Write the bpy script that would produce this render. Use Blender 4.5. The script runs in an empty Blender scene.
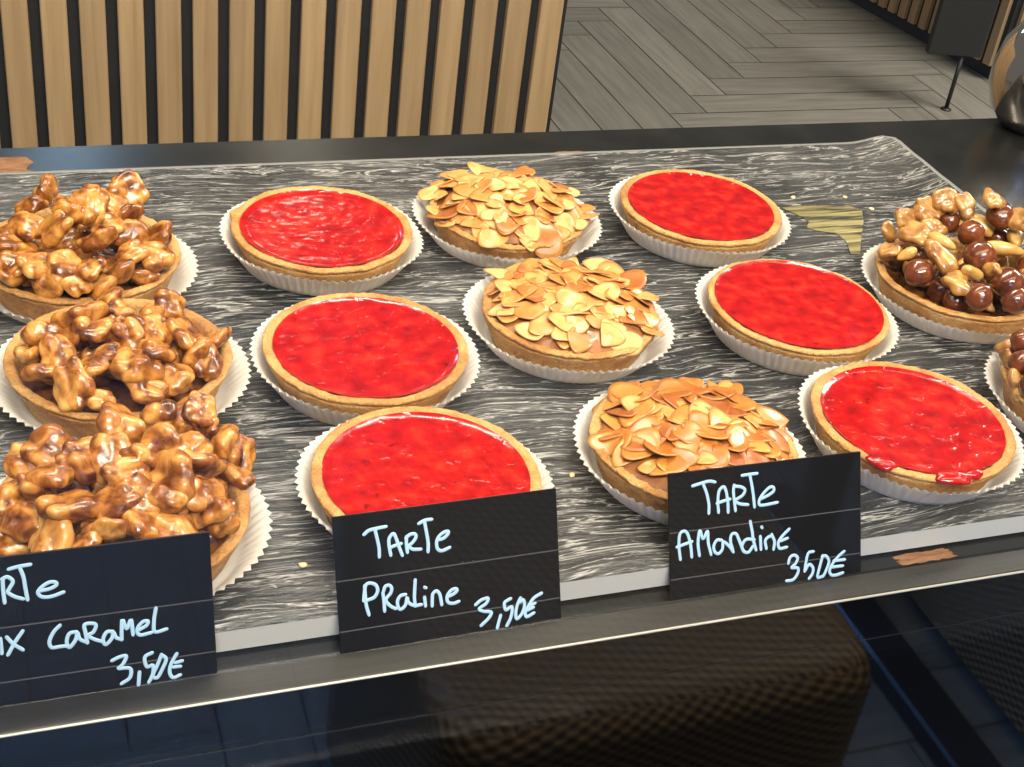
import bpy, math, random
import numpy as np
from mathutils import Vector, Matrix, noise

# ------------------------------------------------------------------ camera, light, exposure
CM = 0.01
SHELF_Z = 0.95                      # height of the display shelf above the floor (m)
scene = bpy.context.scene
COL = scene.collection

def W(x, y, z=0.0):                 # centimetres measured from the shelf plane -> world metres
    return Vector((x * CM, y * CM, z * CM + SHELF_Z))

cam_data = bpy.data.cameras.new('camera')
cam_data.sensor_width = 36.0
cam_data.lens = 1398.885 / 1024 * 36.0
cam_data.clip_start = 0.01
cam = bpy.data.objects.new('camera', cam_data)
COL.objects.link(cam)
_r = Vector((0.93992393, -0.32047372, 0.11764183))
_u = Vector((0.08778243, 0.5599008, 0.82389644))
_f = Vector((0.32990491, 0.76407309, -0.55439612))
_m = Matrix(((_r.x, _u.x, -_f.x), (_r.y, _u.y, -_f.y), (_r.z, _u.z, -_f.z))).to_4x4()
_m.translation = W(0, 0, 36.2347)
cam.matrix_world = _m
scene.camera = cam

scene.view_settings.view_transform = 'Standard'
scene.view_settings.look = 'None'
scene.view_settings.gamma = 1.0
scene.view_settings.use_curve_mapping = False
scene.view_settings.exposure = 0.0

world = bpy.data.worlds.new('room_light')
scene.world = world
world.use_nodes = True
world.node_tree.nodes['Background'].inputs[0].default_value = (0.86, 0.82, 0.77, 1)
world.node_tree.nodes['Background'].inputs[1].default_value = 0.17

def area(name, loc, target, sx, sy, power, color, spread=180):
    d = bpy.data.lights.new(name, 'AREA')
    d.shape = 'RECTANGLE'
    d.size = sx * CM
    d.size_y = sy * CM
    d.energy = power
    d.color = color
    d.spread = math.radians(spread)
    o = bpy.data.objects.new(name, d)
    COL.objects.link(o)
    o.location = loc
    o.rotation_euler = (target - loc).to_track_quat('-Z', 'Y').to_euler()
    return o

area('case_led_front', W(26, 36, 46), W(26, 54, 0), 100, 4, 1.6, (1.0, 0.89, 0.73))
area('case_led_back', W(26, 70, 48), W(26, 54, 0), 100, 4, 0.95, (1.0, 0.89, 0.73))
area('shop_ceiling_lamp', W(20, -70, 150), W(26, 50, 0), 140, 40, 22, (1.0, 0.90, 0.76), 100)
area('window_daylight', W(-20, -210, 40), W(80, -60, -95), 120, 80, 30, (0.16, 0.42, 1.0), 70)
area('cafe_window', W(14, 300, 110), W(6, 73, 0), 15, 10, 1.3, (0.45, 0.72, 1.0))
area('cafe_wall_lamp', W(66, 300, 111), W(16, 73, 0), 14, 10, 0.6, (1.0, 0.9, 0.7))
area('cafe_ceiling_lamp', W(330, 180, 175), W(230, 320, -95), 120, 120, 130, (1.0, 0.94, 0.84))
area('cafe_panel_lamp', W(20, 95, 110), W(30, 153, -30), 110, 10, 22, (1.0, 0.88, 0.70))

# ------------------------------------------------------------------ materials
def mat(name):
    m = bpy.data.materials.new(name)
    m.use_nodes = True
    nt = m.node_tree
    return m, nt, nt.nodes['Principled BSDF']

def N(nt, kind, **kw):
    n = nt.nodes.new(kind)
    for k, v in kw.items():
        if k.startswith('i_'):
            key = k[2:].replace('_', ' ')
            n.inputs[int(key) if key.isdigit() else key].default_value = v
        else:
            setattr(n, k, v)
    return n

def ramp(nt, fac, stops):
    r = nt.nodes.new('ShaderNodeValToRGB')
    els = r.color_ramp.elements
    while len(els) < len(stops):
        els.new(0.5)
    for e, (p, c) in zip(els, stops):
        e.position = p
        e.color = (*c, 1) if len(c) == 3 else c
    nt.links.new(fac, r.inputs[0])
    return r.outputs[0]

def coords(nt, scale=(1, 1, 1), rnd=True, kind='Object'):
    tc = nt.nodes.new('ShaderNodeTexCoord')
    mp = nt.nodes.new('ShaderNodeMapping')
    nt.links.new(tc.outputs[kind], mp.inputs[0])
    mp.inputs['Scale'].default_value = scale
    if rnd:
        oi = nt.nodes.new('ShaderNodeObjectInfo')
        ml = N(nt, 'ShaderNodeMath', operation='MULTIPLY')
        ml.inputs[1].default_value = 37.0
        nt.links.new(oi.outputs['Random'], ml.inputs[0])
        nt.links.new(ml.outputs[0], mp.inputs['Location'])
    return mp.outputs[0]

def noise_tex(nt, vec, scale, detail=4, rough=0.55, dist=0.0):
    n = N(nt, 'ShaderNodeTexNoise')
    n.inputs['Scale'].default_value = scale
    n.inputs['Detail'].default_value = detail
    n.inputs['Roughness'].default_value = rough
    n.inputs['Distortion'].default_value = dist
    nt.links.new(vec, n.inputs['Vector'])
    return n.outputs['Fac']

def bump(nt, p, h, strength=0.3, dist=0.001):
    b = N(nt, 'ShaderNodeBump')
    b.inputs['Strength'].default_value = strength
    b.inputs['Distance'].default_value = dist
    nt.links.new(h, b.inputs['Height'])
    nt.links.new(b.outputs[0], p.inputs['Normal'])
    return b

def mixc(nt, fac, a, b, mode='MIX'):
    m = N(nt, 'ShaderNodeMix', data_type='RGBA', blend_type=mode)
    for sock, v in ((m.inputs[0], fac), (m.inputs[6], a), (m.inputs[7], b)):
        if isinstance(v, (int, float)):
            sock.default_value = v
        elif isinstance(v, tuple):
            sock.default_value = (*v, 1)
        else:
            nt.links.new(v, sock)
    return m.outputs[2]

def simple(name, col, rough=0.5, metal=0.0, coat=0.0, spec=0.5):
    m, nt, p = mat(name)
    p.inputs['Base Color'].default_value = (*col, 1)
    p.inputs['Roughness'].default_value = rough
    p.inputs['Metallic'].default_value = metal
    p.inputs['Coat Weight'].default_value = coat
    p.inputs['Specular IOR Level'].default_value = spec
    return m

def mk_crust():
    m, nt, p = mat('baked_crust')
    v = coords(nt)
    a = noise_tex(nt, v, 60, 6, 0.65)
    b = noise_tex(nt, v, 900, 4, 0.7)
    c = ramp(nt, a, [(0.3, (0.38, 0.15, 0.035)), (0.48, (0.62, 0.31, 0.085)), (0.62, (0.74, 0.43, 0.15))])
    c2 = ramp(nt, b, [(0.28, (0.45, 0.28, 0.12)), (0.5, (1, 1, 1))])
    nt.links.new(mixc(nt, 0.8, c, c2, 'MULTIPLY'), p.inputs['Base Color'])
    p.inputs['Roughness'].default_value = 0.6
    ad = N(nt, 'ShaderNodeMath', operation='ADD')
    nt.links.new(a, ad.inputs[0]); nt.links.new(b, ad.inputs[1])
    bump(nt, p, ad.outputs[0], 0.95, 0.0018)
    return m

def mk_jam():
    m, nt, p = mat('red_praline_jam')
    v = coords(nt)
    a = noise_tex(nt, v, 130, 3, 0.5)
    b = noise_tex(nt, v, 260, 2, 0.5, 0.6)
    c = ramp(nt, a, [(0.30, (0.23, 0.002, 0.003)), (0.52, (0.35, 0.004, 0.004)), (0.74, (0.47, 0.024, 0.010))])
    c2 = ramp(nt, b, [(0.25, (0.35, 0.12, 0.12)), (0.31, (1, 1, 1))])
    nt.links.new(mixc(nt, 0.8, c, c2, 'MULTIPLY'), p.inputs['Base Color'])
    p.inputs['Roughness'].default_value = 0.16
    p.inputs['Coat Weight'].default_value = 0.15
    p.inputs['Coat Roughness'].default_value = 0.05
    h = noise_tex(nt, v, 170, 2, 0.5)
    hr = ramp(nt, h, [(0.56, (0, 0, 0)), (0.76, (1, 1, 1))])
    bump(nt, p, hr, 0.26, 0.0010)
    return m

def mk_paper():
    m, nt, p = mat('white_paper')
    v = coords(nt)
    p.inputs['Base Color'].default_value = (0.80, 0.77, 0.70, 1)
    p.inputs['Roughness'].default_value = 0.75
    p.inputs['Specular IOR Level'].default_value = 0.25
    bump(nt, p, noise_tex(nt, v, 500, 2), 0.15, 0.0004)
    tl = N(nt, 'ShaderNodeBsdfTranslucent'); tl.inputs[0].default_value = (0.80, 0.77, 0.70, 1)
    mx = N(nt, 'ShaderNodeMixShader'); mx.inputs[0].default_value = 0.35
    nt.links.new(p.outputs[0], mx.inputs[1]); nt.links.new(tl.outputs[0], mx.inputs[2])
    nt.links.new(mx.outputs[0], nt.nodes['Material Output'].inputs[0])
    return m

def mk_walnut():
    m, nt, p = mat('caramel_walnut')
    v = coords(nt)
    a = noise_tex(nt, v, 110, 4, 0.6, 0.5)
    c = ramp(nt, a, [(0.34, (0.06, 0.015, 0.004)), (0.46, (0.25, 0.078, 0.012)), (0.56, (0.48, 0.20, 0.034)), (0.70, (0.66, 0.37, 0.105))])
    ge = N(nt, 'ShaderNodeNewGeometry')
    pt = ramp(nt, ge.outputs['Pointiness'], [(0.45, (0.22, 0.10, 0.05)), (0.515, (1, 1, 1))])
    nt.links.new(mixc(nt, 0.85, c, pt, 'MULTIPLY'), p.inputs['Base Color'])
    p.inputs['Roughness'].default_value = 0.27
    p.inputs['Coat Weight'].default_value = 0.3
    p.inputs['Coat Roughness'].default_value = 0.08
    bump(nt, p, noise_tex(nt, v, 330, 3), 0.35, 0.0008)
    return m

def mk_nut(name, lo, hi, rough, sc=160):
    m, nt, p = mat(name)
    v = coords(nt)
    a = noise_tex(nt, v, sc, 4, 0.6)
    nt.links.new(ramp(nt, a, [(0.33, lo), (0.66, hi)]), p.inputs['Base Color'])
    p.inputs['Roughness'].default_value = rough
    p.inputs['Coat Weight'].default_value = 0.5
    p.inputs['Coat Roughness'].default_value = 0.1
    bump(nt, p, noise_tex(nt, v, 380, 2), 0.2, 0.0006)
    return m

def mk_flake(name, stops):
    m, nt, p = mat(name)
    v = coords(nt)
    oi = nt.nodes.new('ShaderNodeObjectInfo')
    base = ramp(nt, oi.outputs['Random'], stops)
    a = noise_tex(nt, v, 130, 2)
    t = ramp(nt, a, [(0.35, (0.72, 0.42, 0.16)), (0.58, (1, 1, 1))])
    col = mixc(nt, 0.6, base, t, 'MULTIPLY')
    at = N(nt, 'ShaderNodeAttribute', attribute_name='rim')
    ml = N(nt, 'ShaderNodeMath', operation='MULTIPLY'); ml.inputs[1].default_value = 0.55
    nt.links.new(at.outputs['Fac'], ml.inputs[0])
    nt.links.new(mixc(nt, ml.outputs[0], col, (0.45, 0.18, 0.04)), p.inputs['Base Color'])
    p.inputs['Roughness'].default_value = 0.33
    p.inputs['Coat Weight'].default_value = 0.25
    p.inputs['Coat Roughness'].default_value = 0.15
    bump(nt, p, a, 0.2, 0.0008)
    return m

def mk_tray():
    m, nt, p = mat('rippled_acrylic')
    v = coords(nt, (1, 1, 1), rnd=False)
    mp = N(nt, 'ShaderNodeMapping')
    wob = N(nt, 'ShaderNodeTexNoise'); wob.inputs['Scale'].default_value = 9.0; wob.inputs['Detail'].default_value = 2
    nt.links.new(v, wob.inputs['Vector'])
    sc = N(nt, 'ShaderNodeVectorMath', operation='SCALE'); sc.inputs['Scale'].default_value = 0.025
    nt.links.new(wob.outputs['Color'], sc.inputs[0])
    av = N(nt, 'ShaderNodeVectorMath', operation='ADD')
    nt.links.new(v, av.inputs[0]); nt.links.new(sc.outputs[0], av.inputs[1])
    nt.links.new(av.outputs[0], mp.inputs[0])
    mp.inputs['Scale'].default_value = (15, 165, 0)
    a = noise_tex(nt, mp.outputs[0], 1.0, 4, 0.62, 0.9)
    mp2 = N(nt, 'ShaderNodeMapping'); nt.links.new(av.outputs[0], mp2.inputs[0]); mp2.inputs['Scale'].default_value = (60, 420, 0)
    b = noise_tex(nt, mp2.outputs[0], 1.0, 3, 0.6, 0.5)
    rid = N(nt, 'ShaderNodeMath', operation='SUBTRACT'); rid.inputs[1].default_value = 0.5
    nt.links.new(a, rid.inputs[0])
    ab = N(nt, 'ShaderNodeMath', operation='ABSOLUTE'); nt.links.new(rid.outputs[0], ab.inputs[0])
    glints = ramp(nt, ab.outputs[0], [(0.0, (1, 1, 1)), (0.008, (0.55, 0.55, 0.55)), (0.024, (0, 0, 0))])
    fine = ramp(nt, b, [(0.56, (0, 0, 0)), (0.72, (1, 1, 1))])
    l2 = mixc(nt, 0.18, glints, fine, 'ADD')
    big = noise_tex(nt, v, 14, 3)
    bg = ramp(nt, big, [(0.35, (0.011, 0.0115, 0.012)), (0.7, (0.058, 0.058, 0.056))])
    nt.links.new(mixc(nt, l2, bg, (0.37, 0.365, 0.34)), p.inputs['Base Color'])  # white streaks are glints off the ripples, put into the base colour
    p.inputs['Roughness'].default_value = 0.24
    ad = N(nt, 'ShaderNodeMath', operation='ADD')
    nt.links.new(a, ad.inputs[0]); nt.links.new(b, ad.inputs[1])
    bump(nt, p, ad.outputs[0], 0.8, 0.002)
    return m

def mk_wood(name, lo, hi, scale=(60, 60, 3), rough=0.5, sc=1.0, kind='Object'):
    m, nt, p = mat(name)
    v = coords(nt, scale, rnd=False, kind=kind)
    a = noise_tex(nt, v, sc, 5, 0.6, 0.4)
    at = N(nt, 'ShaderNodeAttribute', attribute_name='tone')
    c = ramp(nt, a, [(0.3, lo), (0.7, hi)])
    hv = N(nt, 'ShaderNodeHueSaturation')
    mr = N(nt, 'ShaderNodeMapRange'); mr.inputs['To Min'].default_value = 0.86; mr.inputs['To Max'].default_value = 1.1
    nt.links.new(at.outputs['Fac'], mr.inputs['Value'])
    nt.links.new(mr.outputs[0], hv.inputs['Value']); nt.links.new(c, hv.inputs['Color'])
    nt.links.new(hv.outputs[0], p.inputs['Base Color'])
    p.inputs['Roughness'].default_value = rough
    bump(nt, p, a, 0.12, 0.0006)
    return m

def mk_plate():
    m, nt, p = mat('black_steel')
    v = coords(nt, rnd=False)
    a = noise_tex(nt, v, 25, 5, 0.65)
    nt.links.new(ramp(nt, a, [(0.3, (0.007, 0.007, 0.007)), (0.75, (0.016, 0.016, 0.015))]), p.inputs['Base Color'])
    p.inputs['Roughness'].default_value = 0.24
    p.inputs['Specular IOR Level'].default_value = 0.35
    bump(nt, p, noise_tex(nt, v, 700, 2), 0.12, 0.0003)
    return m

def mk_steel():
    m, nt, p = mat('brushed_grey_metal')
    v = coords(nt, (6, 160, 160), rnd=False)
    a = noise_tex(nt, v, 3, 5, 0.6)
    nt.links.new(ramp(nt, a, [(0.3, (0.015, 0.0145, 0.013)), (0.7, (0.027, 0.026, 0.023))]), p.inputs['Base Color'])
    p.inputs['Metallic'].default_value = 0.35
    p.inputs['Roughness'].default_value = 0.42
    return m

def mk_patch():
    m, nt, p = mat('worn_brown_patch')
    v = coords(nt, (40, 200, 1), rnd=False)
    a = noise_tex(nt, v, 2, 5, 0.7)
    nt.links.new(ramp(nt, a, [(0.3, (0.05, 0.025, 0.012)), (0.6, (0.26, 0.12, 0.05))]), p.inputs['Base Color'])
    p.inputs['Roughness'].default_value = 0.55
    return m

def mk_glass(name, tint, refl_base, rough=0.0):
    """Flat pane: sees straight through, mirrors by Fresnel."""
    m = bpy.data.materials.new(name)
    m.use_nodes = True
    nt = m.node_tree
    nt.nodes.remove(nt.nodes['Principled BSDF'])
    out = nt.nodes['Material Output']
    tr = N(nt, 'ShaderNodeBsdfTransparent'); tr.inputs[0].default_value = (*tint, 1)
    gl = N(nt, 'ShaderNodeBsdfGlossy'); gl.inputs['Roughness'].default_value = rough
    lw = N(nt, 'ShaderNodeLayerWeight'); lw.inputs[0].default_value = 0.5
    pw = N(nt, 'ShaderNodeMath', operation='POWER'); pw.inputs[1].default_value = 5.0
    nt.links.new(lw.outputs['Facing'], pw.inputs[0])
    fr = N(nt, 'ShaderNodeMath', operation='MULTIPLY_ADD'); fr.inputs[1].default_value = 1 - refl_base; fr.inputs[2].default_value = refl_base
    nt.links.new(pw.outputs[0], fr.inputs[0])
    mx = N(nt, 'ShaderNodeMixShader')
    nt.links.new(fr.outputs[0], mx.inputs[0])
    nt.links.new(tr.outputs[0], mx.inputs[1]); nt.links.new(gl.outputs[0], mx.inputs[2])
    nt.links.new(mx.outputs[0], out.inputs[0])
    return m

def mk_weave(name, lo, hi, freq=70):
    m, nt, p = mat(name)
    v = coords(nt, rnd=False, kind='UV')
    sp = N(nt, 'ShaderNodeSeparateXYZ'); nt.links.new(v, sp.inputs[0])
    def wave(sock, f, ph=0.0):
        a = N(nt, 'ShaderNodeMath', operation='MULTIPLY_ADD'); a.inputs[1].default_value = f; a.inputs[2].default_value = ph
        nt.links.new(sock, a.inputs[0])
        s = N(nt, 'ShaderNodeMath', operation='SINE'); nt.links.new(a.outputs[0], s.inputs[0])
        return s.outputs[0]
    x = wave(sp.outputs[0], 300.0); y = wave(sp.outputs[1], 520.0)
    ml = N(nt, 'ShaderNodeMath', operation='MULTIPLY'); nt.links.new(x, ml.inputs[0]); nt.links.new(y, ml.inputs[1])
    h = N(nt, 'ShaderNodeMath', operation='MULTIPLY_ADD'); h.inputs[1].default_value = 0.5; h.inputs[2].default_value = 0.5
    nt.links.new(ml.outputs[0], h.inputs[0])
    nt.links.new(ramp(nt, h.outputs[0], [(0.15, lo), (0.8, hi)]), p.inputs['Base Color'])
    p.inputs['Roughness'].default_value = 0.45
    bump(nt, p, h.outputs[0], 0.9, 0.003)
    return m

def mk_glare():  # colour of a yellow reflection, painted together with the tray's streaks
    m, nt, p = mat('yellow_glare')
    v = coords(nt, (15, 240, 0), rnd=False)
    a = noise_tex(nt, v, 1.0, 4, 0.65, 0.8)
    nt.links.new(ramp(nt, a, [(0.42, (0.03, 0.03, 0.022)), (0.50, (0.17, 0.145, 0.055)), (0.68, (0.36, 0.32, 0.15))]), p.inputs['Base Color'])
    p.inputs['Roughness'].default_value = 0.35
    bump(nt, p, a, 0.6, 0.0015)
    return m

M = dict(crust=mk_crust(), jam=mk_jam(), paper=mk_paper(), walnut=mk_walnut(), flake=mk_flake('toasted_almond_flake', [(0.0, (0.36, 0.12, 0.02)), (0.25, (0.52, 0.23, 0.05)), (0.6, (0.63, 0.34, 0.095)), (1.0, (0.70, 0.46, 0.18))]),
         amber=mk_flake('caramelised_almond_flake', [(0.0, (0.28, 0.075, 0.012)), (0.3, (0.44, 0.155, 0.022)), (0.7, (0.56, 0.25, 0.045)), (1.0, (0.64, 0.34, 0.09))]), tray=mk_tray(),
         hazel=mk_nut('roasted_hazelnut', (0.06, 0.013, 0.005), (0.19, 0.048, 0.014), 0.2),
         palewalnut=mk_nut('light_walnut', (0.17, 0.055, 0.012), (0.56, 0.29, 0.075), 0.28, 100),
         cashew=mk_nut('golden_cashew', (0.46, 0.22, 0.04), (0.74, 0.48, 0.15), 0.28, 90),
         caramel=mk_nut('dark_caramel', (0.05, 0.014, 0.005), (0.24, 0.09, 0.02), 0.15, 150),
         frangipane=mk_nut('baked_almond_cream', (0.17, 0.05, 0.012), (0.40, 0.16, 0.045), 0.45, 120),
         oak=mk_wood('oak_slat', (0.33, 0.22, 0.115), (0.47, 0.33, 0.185), (90, 90, 4)),
         floorwood=mk_wood('grey_brown_plank', (0.15, 0.142, 0.12), (0.235, 0.222, 0.19), (5, 55, 1), 0.5, kind='UV'),
         felt=simple('black_felt', (0.012, 0.013, 0.016), 0.9), plate=mk_plate(), steel=mk_steel(), patch=mk_patch(), edgehighlight=simple('edge_highlight', (0.42, 0.40, 0.35), 0.35, 0.3),
         edge=simple('frosted_edge', (0.50, 0.49, 0.45), 0.35), card=simple('black_plastic_card', (0.006, 0.006, 0.007), 0.3, spec=0.25),
         ink=simple('chalk_ink', (0.33, 0.50, 0.64), 0.6), crease=simple('card_crease', (0.07, 0.07, 0.07), 0.4),
         crumb=mk_nut('pastry_crumb', (0.6, 0.4, 0.15), (0.85, 0.7, 0.4), 0.7), glare=mk_glare(),
         chrome=simple('polished_metal', (0.78, 0.72, 0.66), 0.08, 1.0), blackmetal=simple('black_metal', (0.015, 0.015, 0.017), 0.45),
         glass=mk_glass('clear_pane', (0.985, 0.99, 0.99), 0.016), smoked=simple('black_gloss_panel', (0.0015, 0.0015, 0.0015), 0.03, spec=0.4),
         wicker=mk_weave('brown_wicker', (0.04, 0.027, 0.015), (0.36, 0.24, 0.12)), darkboard=simple('dark_board', (0.012, 0.013, 0.013), 0.7))

# ------------------------------------------------------------------ mesh helpers (all shapes in centimetres)
def mesh(name, verts, faces, m, smooth=True):
    me = bpy.data.meshes.new(name)
    me.from_pydata([(v[0] * CM, v[1] * CM, v[2] * CM) for v in verts], [], faces)
    if m: me.materials.append(m)
    if smooth: me.polygons.foreach_set('use_smooth', [True] * len(me.polygons))
    me.update()
    return me

def link(name, me, parent=None, loc=(0, 0, 0), rot=None):
    o = bpy.data.objects.new(name, me)
    COL.objects.link(o)
    if parent is None:
        o.location = W(*loc)
    else:
        o.parent = parent
        o.location = Vector(loc) * CM
    if rot is not None:
        o.rotation_euler = rot
    return o

def obj(name, vf, m, parent=None, loc=(0, 0, 0), rot=None, smooth=True):
    return link(name, mesh(name, vf[0], vf[1], m, smooth), parent, loc, rot)

def tag(o, label, cat, group=None):
    o['label'] = label
    o['category'] = cat
    if group: o['group'] = group
    return o

def thing(name, label, cat, loc, rotz=0.0, group=None):
    o = bpy.data.objects.new(name, None)
    COL.objects.link(o)
    o.location = W(*loc)
    o.rotation_euler = (0, 0, rotz)
    o.empty_display_size = 0.02
    return tag(o, label, cat, group)

def join(*parts):
    V, F = [], []
    for v, f in parts:
        n = len(V)
        V += list(v)
        F += [tuple(i + n for i in q) for q in f]
    return V, F

def box(x0, x1, y0, y1, z0, z1, b=0.0):
    """Box with chamfered edges."""
    if b <= 0:
        v = [(x, y, z) for z in (z0, z1) for y in (y0, y1) for x in (x0, x1)]
        return v, [(0, 2, 3, 1), (4, 5, 7, 6), (0, 1, 5, 4), (2, 6, 7, 3), (0, 4, 6, 2), (1, 3, 7, 5)]
    V, F, idx = [], [], {}
    X, Y, Z = (x0, x1), (y0, y1), (z0, z1)
    for i in (0, 1):
        for j in (0, 1):
            for k in (0, 1):
                sx, sy, sz = (1, -1)[i], (1, -1)[j], (1, -1)[k]
                idx[i, j, k, 'x'] = len(V); V.append((X[i], Y[j] + sy * b, Z[k] + sz * b))
                idx[i, j, k, 'y'] = len(V); V.append((X[i] + sx * b, Y[j], Z[k] + sz * b))
                idx[i, j, k, 'z'] = len(V); V.append((X[i] + sx * b, Y[j] + sy * b, Z[k]))
                F.append((idx[i, j, k, 'x'], idx[i, j, k, 'y'], idx[i, j, k, 'z']))
    for i in (0, 1):
        F.append(tuple(idx[i, j, k, 'x'] for j, k in ((0, 0), (1, 0), (1, 1), (0, 1))))
        F.append(tuple(idx[j, i, k, 'y'] for j, k in ((0, 0), (1, 0), (1, 1), (0, 1))))
        F.append(tuple(idx[j, k, i, 'z'] for j, k in ((0, 0), (1, 0), (1, 1), (0, 1))))
    for i in (0, 1):
        for j in (0, 1):
            F.append((idx[i, j, 0, 'x'], idx[i, j, 1, 'x'], idx[i, j, 1, 'y'], idx[i, j, 0, 'y']))
            F.append((idx[i, 0, j, 'x'], idx[i, 1, j, 'x'], idx[i, 1, j, 'z'], idx[i, 0, j, 'z']))
            F.append((idx[0, i, j, 'y'], idx[1, i, j, 'y'], idx[1, i, j, 'z'], idx[0, i, j, 'z']))
    return V, F

def fix_normals(o):
    import bmesh
    bm = bmesh.new(); bm.from_mesh(o.data)
    bmesh.ops.recalc_face_normals(bm, faces=bm.faces)
    bm.to_mesh(o.data); bm.free()
    return o

def lathe(prof, seg, fn=None, cap0=False, cap1=False):
    """Revolve (r, z) points; fn(theta, k, r, z) -> (r, z) roughens them."""
    V, F = [], []
    n = len(prof)
    for k, (r, z) in enumerate(prof):
        for s in range(seg):
            t = 2 * math.pi * s / seg
            rr, zz = fn(t, k, r, z) if fn else (r, z)
            V.append((rr * math.cos(t), rr * math.sin(t), zz))
    for k in range(n - 1):
        for s in range(seg):
            a, b = k * seg + s, k * seg + (s + 1) % seg
            F.append((a, b, b + seg, a + seg))
    if cap0: F.append(tuple(range(seg))[::-1])
    if cap1: F.append(tuple((n - 1) * seg + s for s in range(seg)))
    return V, F

def disc(R, rings, seg, zf, rot=0.0):
    V, F = [(0, 0, zf(0, 0))], []
    for k in range(1, rings + 1):
        r = R * k / rings
        for s in range(seg):
            t = 2 * math.pi * s / seg
            x, y = r * math.cos(t), r * math.sin(t)
            V.append((x, y, zf(x, y)))
    for s in range(seg):
        F.append((0, 1 + s, 1 + (s + 1) % seg))
    for k in range(rings - 1):
        for s in range(seg):
            a, b = 1 + k * seg + s, 1 + k * seg + (s + 1) % seg
            F.append((a, a + seg, b + seg, b))
    return V, F

def ico(sub):
    import bmesh
    bm = bmesh.new()
    bmesh.ops.create_icosphere(bm, subdivisions=sub, radius=1.0)
    V = [v.co.copy() for v in bm.verts]
    F = [tuple(v.index for v in f.verts) for f in bm.faces]
    bm.free()
    return V, F

ICO3, ICO4 = ico(3), ico(4)
nz = lambda x, y, z: noise.noise(Vector((x, y, z)))

# ------------------------------------------------------------------ floor
def herringbone():
    """Planks laid at right angles in steps, one mesh; each plank keeps its own tone."""
    L, w, g = 63.0, 10.5, 0.16
    V, F, tone = [], [], []
    rng = random.Random(4)
    n = int(L / w)
    def plank(x0, y0, x1, y1):
        if x1 < -150 or x0 > 560 or y1 < -240 or y0 > 640: return
        b = len(V)
        V.extend([(x0 + g, y0 + g, 0), (x1 - g, y0 + g, 0), (x1 - g, y1 - g, 0), (x0 + g, y1 - g, 0)])
        F.append((b, b + 1, b + 2, b + 3))
        tone.append(rng.random())
    ox, oy = 155.2, 276.4
    for i in range(-120, 121):
        for j in range(-14, 15):
            bx, by = ox + i * w + j * L * 1.0, oy + i * w - j * L * 1.0
            plank(bx, by, bx + L, by + w)
            plank(bx, by + w, bx + w, by + w + L)
    return V, F, tone

fv, ff, ft = herringbone()
fl = obj('floor', (fv, ff), M['floorwood'], None, (0, 0, -95), smooth=False)
at = fl.data.attributes.new('tone', 'FLOAT', 'FACE')
at.data.foreach_set('value', ft)
gu = fl.data.uv_layers.new(name='grain')
grng = random.Random(8)
for pg in fl.data.polygons:
    v0, v1, v2, v3 = [Vector(fv[i]) for i in pg.vertices]
    o_ = (grng.random() * 9, grng.random() * 9)
    along = (v1 - v0).length > (v3 - v0).length
    for li, vi in zip(pg.loop_indices, pg.vertices):
        d_ = Vector(fv[vi]) - v0
        gu.data[li].uv = (d_.x * CM + o_[0], d_.y * CM + o_[1]) if along else (d_.y * CM + o_[0], d_.x * CM + o_[1])
fl['kind'] = 'structure'
sub = obj('floor_base', box(-150, 560, -240, 640, -100, -95.25), simple('floor_joint', (0.075, 0.07, 0.06), 0.8), None, (0, 0, 0), smooth=False)
sub['kind'] = 'structure'

plaster = simple('grey_plaster', (0.30, 0.30, 0.29), 0.8)
for nm, vf in (('wall_back', box(-150, 560, 640, 650, -95, 185)), ('wall_right', box(560, 570, -240, 650, -95, 185))):
    wl = obj(nm, vf, plaster, None, (0, 0, 0), smooth=False)
    wl['kind'] = 'structure'

# ------------------------------------------------------------------ slatted panel behind the case
def slat_face(parent, length, z0, z1, start, pitch=4.0, width=2.8, depth=1.2, offset=0.0):
    parts, tone = [], []
    rng = random.Random(9)
    s = start
    while s + width <= length:
        b = box(s, s + width, -depth, 0, z0, z1, 0.12)
        parts.append(b); tone += [rng.random()] * len(b[1])
        s += pitch
    o = obj('slats', join(*parts), M['oak'], parent, (0, offset, 0), smooth=False)
    fix_normals(o)
    a = o.data.attributes.new('tone', 'FLOAT', 'FACE')
    a.data.foreach_set('value', tone)
    return o

a4 = math.radians(-4.0)
nx, ny = -math.sin(a4), math.cos(a4)
dx, dy = math.cos(a4), math.sin(a4)
s0 = -9.27
p0 = (153.0 * nx + s0 * dx, 153.0 * ny + s0 * dy)
panel = thing('slatted_room_divider', 'tall oak slat panel with black gaps standing behind the pastry case', 'wall panel', (p0[0], p0[1], -95), a4)
slat_face(panel, 63.2, 0, 120, -44.0, width=2.75, depth=1.2, offset=1.2)
obj('backing_board', box(-46, 63.6, 1.2, 3.4, 0, 120, 0.1), M['felt'], panel, smooth=False)

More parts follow.
